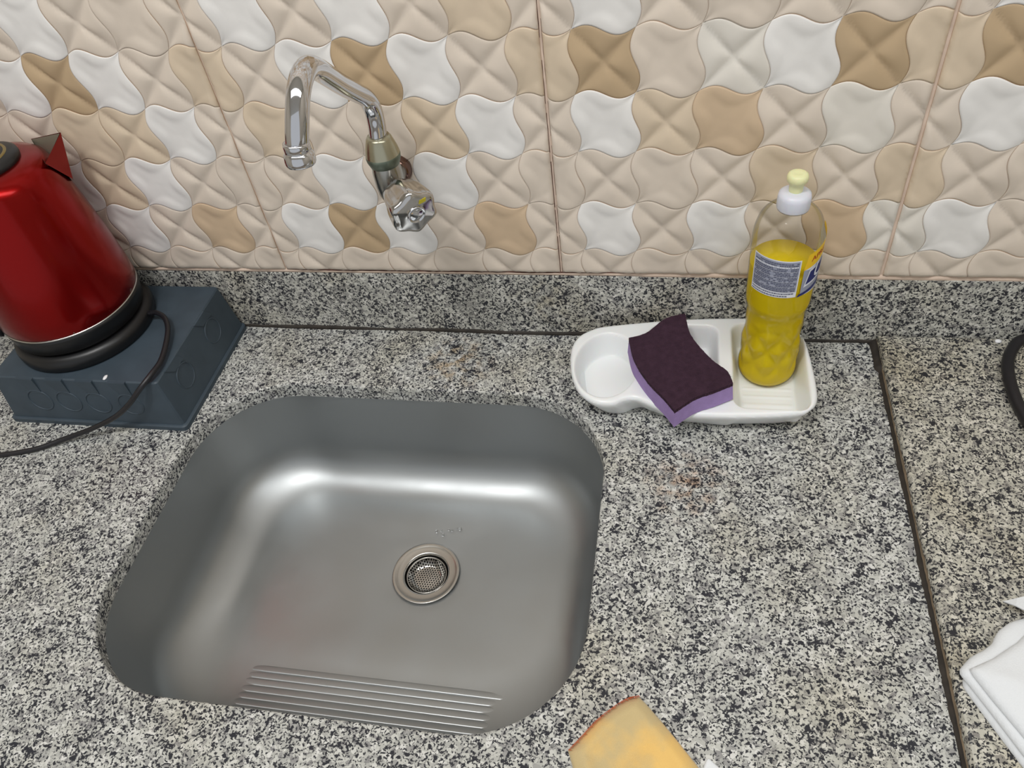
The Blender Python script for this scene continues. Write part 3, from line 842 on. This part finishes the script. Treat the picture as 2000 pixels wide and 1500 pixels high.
# ------------------------------------------------------------------ sponge
def interp(pts, n):
    c = catmull(pts, 10); c = [np.array(p) for p in c]
    L = np.cumsum([0] + [np.linalg.norm(b - a) for a, b in zip(c, c[1:])]); L /= L[-1]; c = np.array(c)
    t = np.linspace(0, 1, n); return np.stack([np.interp(t, L, c[:, k]) for k in range(3)], -1)
NU, NV = 34, 46
Lft = interp([[0.4357,-0.0683,-0.1239],[0.4428,-0.0979,-0.1249],[0.4577,-0.127,-0.1259],[0.4758,-0.1512,-0.1259],[0.486,-0.1667,-0.1259]], NV)
Rgt = interp([[0.4935,-0.0362,-0.1159],[0.5003,-0.0682,-0.1179],[0.5201,-0.0973,-0.1219],[0.5359,-0.113,-0.1229],[0.5413,-0.1306,-0.1219]], NV)
Bck = interp([[0.4357,-0.0683,-0.1239],[0.4537,-0.0629,-0.1209],[0.4733,-0.044,-0.1169],[0.4935,-0.0362,-0.1159]], NU)
Frt = interp([[0.486,-0.1667,-0.1259],[0.5052,-0.1499,-0.1239],[0.5247,-0.1402,-0.1229],[0.5413,-0.1306,-0.1219]], NU)
u = np.linspace(0, 1, NU)[:, None, None]; v = np.linspace(0, 1, NV)[None, :, None]
TOP = (1 - u) * Lft[None] + u * Rgt[None] + (1 - v) * Bck[:, None] + v * Frt[:, None] - ((1 - u) * (1 - v) * Lft[0] + u * (1 - v) * Rgt[0] + (1 - u) * v * Lft[-1] + u * v * Rgt[-1])
TOP = TOP + np.array([0, 0, 1]) * rng.normal(0, .00018, (NU, NV, 1))
def slab_between(name, A, B, close=True):
    nu, nv, _ = A.shape; vs = list(A.reshape(-1, 3)) + list(B.reshape(-1, 3)); o_ = nu * nv; fs = []
    I = lambda i, j: i * nv + j
    for i in range(nu - 1):
        for j in range(nv - 1):
            fs.append((I(i, j), I(i + 1, j), I(i + 1, j + 1), I(i, j + 1))); fs.append((o_ + I(i, j), o_ + I(i, j + 1), o_ + I(i + 1, j + 1), o_ + I(i + 1, j)))
    bd = [(i, 0) for i in range(nu)] + [(nu - 1, j) for j in range(1, nv)] + [(i, nv - 1) for i in range(nu - 2, -1, -1)] + [(0, j) for j in range(nv - 2, 0, -1)]
    for a, b in zip(bd, bd[1:] + bd[:1]): fs.append((I(*a), I(*b), o_ + I(*b), o_ + I(*a)))
    return recalc(mesh(name, vs, fs))
sg = thing('sponge', 'purple sponge with dark scouring pad lying across the white tray', 'sponge', (.49, -.10, -.145))
so = np.array([.49, -.10, -.145])
def grow(A, f):
    c = A.mean((0, 1), keepdims=True); B = A.copy(); B[..., :2] = c[..., :2] + (A[..., :2] - c[..., :2]) * f; return B
MID = TOP - np.array([0, 0, .0042]); BOT = grow(TOP, 1.03) - np.array([0, 0, .0225])
M_pad = simple('scouring_pad', lin(60, 42, 54), .95, var=.16, vscale=160, bump=1.0, bscale=900, spec=.1)
M_foam = simple('purple_foam', lin(158, 134, 184), .9, var=.06, vscale=120, bump=.6, bscale=700, spec=.15)
link('scouring_pad', sharp(slab_between('scouring_pad', TOP - so, MID - so), 50), M_pad, sg)
link('foam', sharp(slab_between('foam', grow(MID, 1.0) - so, BOT - so), 50), M_foam, sg)
# fuzzy fibres along the pad edge
bm = bmesh.new()
edge = [TOP[i, 0] for i in range(NU)] + [TOP[-1, j] for j in range(NV)] + [TOP[i, -1] for i in range(NU)] + [TOP[0, j] for j in range(NV)]
for q in range(700):
    p = edge[random.randrange(len(edge))] - so + rng.normal(0, .0006, 3) - np.array([0, 0, .0005 + .003 * random.random()])
    d = rng.normal(0, 1, 3); d /= np.linalg.norm(d); l = random.uniform(.0008, .0022); s = np.cross(d, [0, 0, 1.0]); s = s / (np.linalg.norm(s) + 1e-6) * .00012
    a = bm.verts.new(p - s); b = bm.verts.new(p + s); c = bm.verts.new(p + d * l); bm.faces.new((a, b, c))
bmobj('pad_fibres', bm, simple('pad_fibre', lin(104, 74, 84), .9), sg, kind='stuff')

# ------------------------------------------------------------------ detergent bottle
BXc, BYc, BZ0 = .5815, -.0590, ZC + FZ + .0012
bt = thing('detergent_bottle', 'clear bottle of yellow dish detergent with white cap standing in the tray', 'bottle', (BXc, BYc, BZ0))
bprof = [(0, .0035), (.016, .0030), (.0215, .0004), (.0245, .0), (.0275, .0025), (.0298, .0080), (.0305, .018), (.0308, .030), (.0305, .045), (.0298, .060), (.0290, .075), (.0284, .086), (.0288, .094),
         (.0300, .099), (.0310, .104), (.0313, .110), (.0316, .135), (.0318, .158), (.0320, .170), (.0316, .180), (.0300, .190), (.0268, .199), (.0215, .2055), (.0160, .2085), (.0128, .2095), (.0128, .218)]
def bp_interp(prof, n):
    zs = []; c = catmull([(r, z, 0) for r, z in prof], n); return [(max(p.x, 0), p.y) for p in c]
def facet(r, z, a):
    if .014 < z < .082 and r > .02:
        w = math.sin(PI * (z - .014) / .068) ** .8
        k = (a * 7 / (2 * PI)) + (z - .014) * 26
        k2 = (a * 7 / (2 * PI)) - (z - .014) * 26
        t1 = abs((k % 1) - .5) * 2; t2 = abs((k2 % 1) - .5) * 2
        return r * (1 - .12 * w * max(t1, t2) ** 1.3 * .9)
    return r
def thin_clear():
    m, nt, p = newmat('clear_plastic'); L = nt.links.new
    nt.nodes.remove(p); out = [n for n in nt.nodes if n.type == 'OUTPUT_MATERIAL'][0]
    t = N(nt, 'ShaderNodeBsdfTransparent'); t.inputs[0].default_value = (.95, .955, .95, 1)
    g = N(nt, 'ShaderNodeBsdfGlossy'); g.inputs['Roughness'].default_value = .05
    f = N(nt, 'ShaderNodeLayerWeight'); f.inputs[0].default_value = .10
    fm = N(nt, 'ShaderNodeMath', operation='MULTIPLY'); fm.inputs[1].default_value = .6; L(f.outputs['Fresnel'], fm.inputs[0])
    mx = N(nt, 'ShaderNodeMixShader'); L(fm.outputs[0], mx.inputs[0]); L(t.outputs[0], mx.inputs[1]); L(g.outputs[0], mx.inputs[2]); L(mx.outputs[0], out.inputs[0])
    return m
bp_ = bp_interp(bprof, 4)
link('shell', lathe('bottle_shell', bp_, 84, rfun=facet), thin_clear(), bt)
LV = .150
lp = [(max(r - .0007, 0), z + .0006) for r, z in bp_ if z < LV]; lp = lp + [(lp[-1][0], LV), (0, LV)]
m, nt, p = newmat('yellow_detergent')
p.inputs['Base Color'].default_value = (.98, .76, .012, 1); p.inputs['Transmission Weight'].default_value = .40; p.inputs['Roughness'].default_value = .03; p.inputs['IOR'].default_value = 1.34
link('liquid', lathe('liquid', lp, 84, rfun=facet), m, bt)
link('cap', lathe('cap', [(.0128, .2085), (.0140, .2080), (.0144, .2095), (.0144, .2190), (.0138, .2225), (.0112, .2245), (.0085, .2252), (0, .2255)], 56,
     rfun=lambda r, z, a: r + (.00012 * math.sin(a * 40) if .209 < z < .220 else 0)), simple('cap_white', lin(214, 216, 226), .4, sss=.2), bt)
link('nozzle', lathe('nozzle', [(.0058, .2245), (.0060, .2290), (.0066, .2330), (.0088, .2355), (.0092, .2385), (.0086, .2415), (.0060, .2430), (.0030, .2425), (0, .2420)], 40), simple('nozzle_yellow', lin(226, 226, 176), .45, sss=.3), bt)
# label wrapped on the bottle
AZ0 = math.radians(-99.5)
def cyl(th, h, dr=0.0):
    r = np.interp(h, [p[1] for p in bprof[6:19]], [p[0] for p in bprof[6:19]]) + .00035 + dr
    a = AZ0 + th; return (r * math.cos(a), r * math.sin(a), h)
def patch(name, poly_f, mat, parent, dr=0.0, nu=24, nv=10):
    vs = []; fs = []
    for i in range(nu + 1):
        for j in range(nv + 1):
            th, h = poly_f(i / nu, j / nv); vs.append(cyl(th, h, dr))
    for i in range(nu):
        for j in range(nv): fs.append((i * (nv + 1) + j, (i + 1) * (nv + 1) + j, (i + 1) * (nv + 1) + j + 1, i * (nv + 1) + j + 1))
    return link(name, recalc(mesh(name, vs, fs)), mat, parent)
rad = math.radians
def bil(c):   # c: BL, BR, TR, TL in degrees/height
    def f(s, t):
        th = (1 - s) * (1 - t) * c[0][0] + s * (1 - t) * c[1][0] + s * t * c[2][0] + (1 - s) * t * c[3][0]
        h = (1 - s) * (1 - t) * c[0][1] + s * (1 - t) * c[1][1] + s * t * c[2][1] + (1 - s) * t * c[3][1]
        return rad(th), h
    return f
H0, H1 = .1290, .1720
M_lab = simple('label_grey', lin(150, 154, 172), .45)
M_labw = simple('label_white', lin(224, 226, 234), .45)
M_ink = simple('label_ink', lin(82, 86, 108), .6)
M_lbl = simple('label_blue', lin(24, 34, 104), .45)
M_lby = simple('label_yellow', lin(240, 196, 30), .45)
M_lbr = simple('label_red_ink', lin(176, 40, 24), .5)
back = patch('back_label', bil([(-53, H0), (29, H0), (29, H1), (-53, H1)]), M_labw, bt, 0)
patch('label_field', bil([(-51, H0 + .0065), (27, H0 + .0065), (27, H1 - .0012), (-51, H1 - .0012)]), M_lab, back, .00012)
# rows of small print, too small to read in the photograph
bm = bmesh.new()
def quad(bm, t0, t1, h0, h1, dr):
    n = max(1, int(abs(t1 - t0) / 3)); pr = None
    for k in range(n + 1):
        t = t0 + (t1 - t0) * k / n; a = bm.verts.new(cyl(rad(t), h0, dr)); b = bm.verts.new(cyl(rad(t), h1, dr))
        if pr: bm.faces.new((pr[0], a, b, pr[1]))
        pr = (a, b)
rows = 17
bml = bmesh.new()
for k in range(rows):
    h = H1 - .0035 - k * (H1 - H0 - .0115) / (rows - 1); t = -49.0
    tgt = bm
    while t < 25:
        w = random.uniform(1.2, 5.0)
        if random.random() < .86: quad(tgt if k != 2 else bml, t, min(t + w, 25.5), h - .00055, h + .00055, .0003)
        t += w + random.uniform(.5, 1.0)
    quad(bml, -49.5, 25.5, h - .00135, h - .00105, .00028) if k % 3 == 1 else None
for k in range(2):
    h = H0 + .0048 - k * .0028; t = -50
    while t < (24 if k == 0 else 12):
        w = random.uniform(1.2, 4.0); quad(bm, t, t + w, h - .0006, h + .0006, .0003); t += w + .8
bmobj('print', bm, M_ink, back); bmobj('print', bml, M_labw, back)
front = patch('front_label', bil([(38, H0), (120, H0), (120, H1 + .012), (38, H1 - .004)]), M_labw, bt, 0)
patch('label_field', bil([(36, H0 + .001), (120, H0 + .001), (120, H1 - .02), (36, H1 - .013)]), M_lab, front, .0001)
patch('label_banner', bil([(35, H1 - .013), (115, H1 - .002), (115, H1 + .016), (40, H1 + .004)]), M_lby, front, .0002)
patch('label_swoosh', bil([(30, H0 - .001), (110, H0 + .008), (110, H0 + .013), (34, H0 + .0025)]), M_lbl, front, .0003)
patch('label_emblem', bil([(40, H0 + .0095), (84, H0 + .0155), (84, H1 - .0075), (47, H1 - .0145)]), M_labw, front, .00035)
patch('label_emblem', bil([(43, H0 + .0125), (82, H0 + .0175), (82, H1 - .0095), (49, H1 - .0165)]), M_lbl, front, .0005)
def wrap_text(txt, size, t0, h0, slope, mat, parent, dr, shear=0):
    cu = bpy.data.curves.new('print', 'FONT'); cu.body = txt; cu.size = size; cu.shear = shear; cu.resolution_u = 3
    ob = bpy.data.objects.new('tmp_text', cu); COL.objects.link(ob)
    me = bpy.data.meshes.new_from_object(ob.evaluated_get(bpy.context.evaluated_depsgraph_get()))
    bpy.data.objects.remove(ob)
    for v in me.vertices:
        x, y = v.co.x, v.co.y; th = rad(t0) + x / .0318; v.co = cyl(th, h0 + y + slope * x, dr)
    return link('print', me, mat, parent, smooth=False)
wrap_text('APRE', .0078, 47, H1 - .0048, .22, M_lbr, front, .0005)
wrap_text('U', .024, 54, H0 + .0165, .20, M_labw, front, .0008, .15)

# ------------------------------------------------------------------ cloths
def cloth(name, outline, z0, thick, mat, puff=.004, n=60, wr=None, hgt=None):
    """soft layer: outline polygon (world xy) filled with a grid and given thickness"""
    pl = np.array(outline); x0, y0 = pl.min(0) - .001; x1, y1 = pl.max(0) + .001
    st_ = max(x1 - x0, y1 - y0) / n
    gx = np.arange(x0, x1 + st_, st_); gy = np.arange(y0, y1 + st_, st_)
    X, Y = np.meshgrid(gx, gy, indexing='ij'); sd, NX_, NY_ = sd_poly(X, Y, pl)
    out = sd < 0; ins = ~out; sdc = np.clip(sd, 0, None)
    e = np.sqrt(np.clip(1 - (1 - np.clip(sdc / (thick * 1.2), 0, 1)) ** 2, 0, 1))
    Zt = z0 + thick * (.25 + .75 * e) + puff * sstep(0, .03, sdc)
    if wr is not None: Zt = Zt + wr(X, Y, sdc)
    if hgt is not None: Zt = Zt + hgt(X, Y)
    Xf = np.where(out, NX_, X); Yf = np.where(out, NY_, Y)
    Zt = np.where(out, z0 + thick * .25 + (hgt(Xf, Yf) if hgt is not None else 0), Zt)
    idx = np.arange(X.size).reshape(X.shape); fs = []
    keep = (ins[:-1, :-1] | ins[1:, :-1] | ins[1:, 1:] | ins[:-1, 1:])
    for i, j in zip(*np.nonzero(keep)): fs.append((idx[i, j], idx[i + 1, j], idx[i + 1, j + 1], idx[i, j + 1]))
    me = mesh(name, np.stack([Xf, Yf, Zt], -1).reshape(-1, 3), fs)
    bm = bmesh.new(); bm.from_mesh(me)
    bmesh.ops.delete(bm, geom=[v for v in bm.verts if not v.link_faces], context='VERTS')
    bmesh.ops.remove_doubles(bm, verts=bm.verts, dist=2e-5)
    g = bmesh.ops.extrude_edge_only(bm, edges=[e for e in bm.edges if e.is_boundary])
    for v in g['geom']:
        if isinstance(v, bmesh.types.BMVert): v.co.z -= thick * .25
    bmesh.ops.recalc_face_normals(bm, faces=bm.faces)
    bm.to_mesh(me); bm.free(); return me
def dense(pts, n=6): return [(p.x, p.y) for p in catmull([(x, y, 0) for x, y in pts], n)]
# yellow flannel, folded, with orange overlock stitching
def flannel():
    m, nt, p = newmat('yellow_flannel'); L = nt.links.new
    tc = N(nt, 'ShaderNodeTexCoord'); n = N(nt, 'ShaderNodeTexNoise'); n.inputs['Scale'].default_value = 24; n.inputs['Detail'].default_value = 5; L(tc.outputs['Object'], n.inputs['Vector'])
    cr = N(nt, 'ShaderNodeValToRGB'); cr.color_ramp.elements[0].position = .36; cr.color_ramp.elements[0].color = lin(228, 188, 112); cr.color_ramp.elements[1].position = .58; cr.color_ramp.elements[1].color = lin(196, 175, 128)
    L(n.outputs['Fac'], cr.inputs[0]); L(cr.outputs[0], p.inputs['Base Color']); p.inputs['Roughness'].default_value = .95; p.inputs['Sheen Weight'].default_value = .3
    n2 = N(nt, 'ShaderNodeTexNoise'); n2.inputs['Scale'].default_value = 1200; L(tc.outputs['Object'], n2.inputs['Vector'])
    b = N(nt, 'ShaderNodeBump'); b.inputs['Strength'].default_value = .5; b.inputs['Distance'].default_value = .0006; L(n2.outputs['Fac'], b.inputs['Height']); L(b.outputs[0], p.inputs['Normal'])
    return m
yc = thing('cloth', 'yellow flannel cloth with orange stitched edge on the counter before the sink', 'cloth')
yo = [(.4135, -.4752), (.4230, -.4630), (.4330, -.4500), (.4450, -.4385), (.4560, -.4300), (.4652, -.4268), (.4725, -.4330), (.4850, -.4455), (.5000, -.4615), (.5146, -.4776), (.5300, -.4960), (.5450, -.5250), (.5200, -.5400), (.4700, -.5450), (.4300, -.5300), (.4220, -.5000), (.4190, -.4880)]
def ywr(X, Y, sd):
    # padded fold along the two visible edges, hollow in the middle
    return .0035 * np.exp(-((sd - .010) / .006) ** 2) + .0012 * np.sin((X - Y) * 160) * sstep(.012, .03, sd) - .0015 * sstep(.012, .03, sd)
link('fabric', cloth('fabric', yo, ZC + .0004, .0045, flannel(), .0015, 90, ywr), flannel(), yc)
M_st = simple('orange_thread', lin(236, 140, 88), .8)
ed = catmull([(x, y, 0) for x, y in yo[:6]], 13); vs_ = []; acc = 0
bm = bmesh.new()
for k in range(0, len(ed) - 1):
    p = ed[k]; t_ = (ed[k + 1] - ed[k]).normalized(); nn = Vector((t_.y, -t_.x, 0))   # into the cloth
    for s in (0, 1):
        pts = [p - nn * .0006 + Vector((0, 0, ZC + .0012)), p + nn * .0006 + t_ * .0002 + Vector((0, 0, ZC + .0060)), p + nn * random.uniform(.0020, .0036) + t_ * (.0009 if s else -.0007) + Vector((0, 0, ZC + .0088))]
        sw = t_ * .00026
        a = [bm.verts.new(q - sw) for q in pts]; b = [bm.verts.new(q + sw) for q in pts]
        for i in range(2): bm.faces.new((a[i], b[i], b[i + 1], a[i + 1]))
g = bmesh.ops.solidify(bm, geom=bm.faces[:], thickness=.00025)
bmobj('stitching', bm, M_st, yc, kind='stuff')
M_cot = simple('white_cotton', lin(224, 227, 230), .9, bump=.3, bscale=900, spec=.2)
pp = thing('napkin', 'small white paper corner poking out beside the yellow cloth', 'napkin')
link('sheet', cloth('sheet', dense([(.5146, -.4785), (.5172, -.4700), (.5197, -.4669), (.5225, -.4690), (.5300, -.4750), (.5420, -.4870), (.5450, -.4930), (.5340, -.4960), (.5230, -.4880), (.5146, -.4785)], 4), ZC + .0003, .0016, None, .0008, 40), M_cot, pp)
# white folded cloth on the right counter: three layers
wc = thing('cloth', 'white folded cloth stacked on the raised right-hand counter', 'cloth')
lay = [[(.7075, -.3905), (.7068, -.3960), (.7110, -.4050), (.7200, -.4230), (.7330, -.4480), (.7500, -.4750), (.86, -.47), (.90, -.36), (.80, -.335), (.7420, -.3600)],
       [(.7050, -.3850), (.7045, -.3890), (.7100, -.3985), (.7200, -.4170), (.7340, -.4440), (.7520, -.4720), (.87, -.46), (.90, -.35), (.80, -.325), (.7600, -.3380), (.7500, -.3420), (.7400, -.3500), (.7350, -.3570), (.7325, -.3620), (.7250, -.3680), (.7140, -.3750)],
       [(.7100, -.3870), (.7110, -.3910), (.7200, -.4080), (.7330, -.4300), (.7500, -.4600), (.87, -.45), (.90, -.34), (.80, -.320), (.7700, -.3400), (.7480, -.3620), (.7280, -.3770)]]
for k, l in enumerate(lay):
    z0 = ZR + .0004 + k * .0058
    link('fold', cloth('fold', l, z0, .0052, None, .0012 if k < 2 else .005, 70, lambda X, Y, sd: .0008 * np.sin(X * 130 + Y * 60) * sstep(.004, .02, sd)), M_cot, wc)
vs = [(.7475, -.3265, 0.012), (.7560, -.3255, .017), (.7680, -.3225, .020), (.7800, -.3200, .018), (.7800, -.3300, .016), (.7660, -.3345, .020), (.7570, -.3370, .020), (.7530, -.3330, .018)]
vs = [(x, y, z + ZR) for x, y, z in vs]
me = recalc(mesh('corner', vs + [(x, y, z - .0012) for x, y, z in vs], [(0, 1, 7), (1, 2, 6, 7), (2, 3, 4, 5), (2, 5, 6)] + [(8 + a, 8 + b, 8 + c) for a, b, c in ((0, 7, 1),)] + [(9, 15, 14, 10), (10, 13, 12, 11), (10, 14, 13)] + [(i, (i + 1) % 8, 8 + (i + 1) % 8, 8 + i) for i in range(8)]))
link('corner', me, M_cot, wc, smooth=False)

# ------------------------------------------------------------------ cord on the right, crumbs and drops
c2 = [(.93, .06 - .068, .0062), (.885, -.0085, .0062), (.8640, -.0100, .0062), (.8471, -.0125, .0062), (.8349, -.0180, .0062), (.8230, -.0365, .0062), (.8160, -.0572, .0062), (.8130, -.0858, .0062), (.8140, -.1129, .0062), (.8190, -.1386, .0062), (.83, -.17, .0062), (.85, -.22, .0062)]
me = tube('power_cord', [(x, y, ZR + z) for x, y, z in c2], .0058, 16, n=8)
o = link('appliance_cord', me, M_rubber); o['label'] = 'thick black cord curving over the right counter at the photo edge'; o['category'] = 'cord'
def blob(name, loc, s, mat, label, cat, group, flat=.5, seed=0):
    bm = bmesh.new(); bmesh.ops.create_icosphere(bm, subdivisions=2, radius=1); r = random.Random(seed)
    for v in bm.verts:
        k = 1 + r.uniform(-.18, .18); v.co = Vector((v.co.x * s[0] * k, v.co.y * s[1] * k, max(v.co.z, -.6) * s[2] * k))
    me = bpy.data.meshes.new(name); bm.to_mesh(me); bm.free(); o = link(name, me, mat)
    zmin = min(v.co.z for v in me.vertices); o.location = (loc[0], loc[1], loc[2] - zmin + .0001)
    o['label'] = label; o['category'] = cat
    if group: o['group'] = group
    return o
M_crumb = simple('crumb_white', lin(236, 236, 238), .6)
blob('crumb', (.8186, -.0125, ZR), (.0035, .0026, .0018), M_crumb, 'white crumb on the raised right counter near the black cord', 'crumb', None, seed=1)
blob('crumb', (-.1335, -.1680, ZC + BH), (.0022, .0042, .0008), M_crumb, 'white flake on top front edge of the slate box', 'crumb', None, seed=2)
M_drop = simple('water', (1, 1, 1, 1), .02); M_drop.node_tree.nodes['Principled BSDF'].inputs['Transmission Weight'].default_value = 1; M_drop.node_tree.nodes['Principled BSDF'].inputs['IOR'].default_value = 1.33
DL = ['leftmost tiny water drop of the cluster behind the sink strainer', 'second tiny water drop from the left behind the sink strainer', 'tiny water drop in the middle of the cluster behind the strainer',
      'tiny water drop just right of the middle of the cluster behind the strainer', 'second tiny water drop from the right behind the sink strainer', 'rightmost tiny water drop of the cluster behind the sink strainer', 'tiny water drop nearest the strainer, in front of its cluster']
for k, (x, y) in enumerate([(.2137, -.1968), (.2192, -.1956), (.2282, -.1933), (.2321, -.1937), (.2373, -.1911), (.2418, -.1914), (.2229, -.201)]):
    s = random.uniform(.0012, .0019)
    blob('water_drop', (x, y, ZC - T - D - .0006), (s, s * 1.3, s * .7), M_drop, DL[k], 'water drop', 'water drops on the sink floor', seed=10 + k)
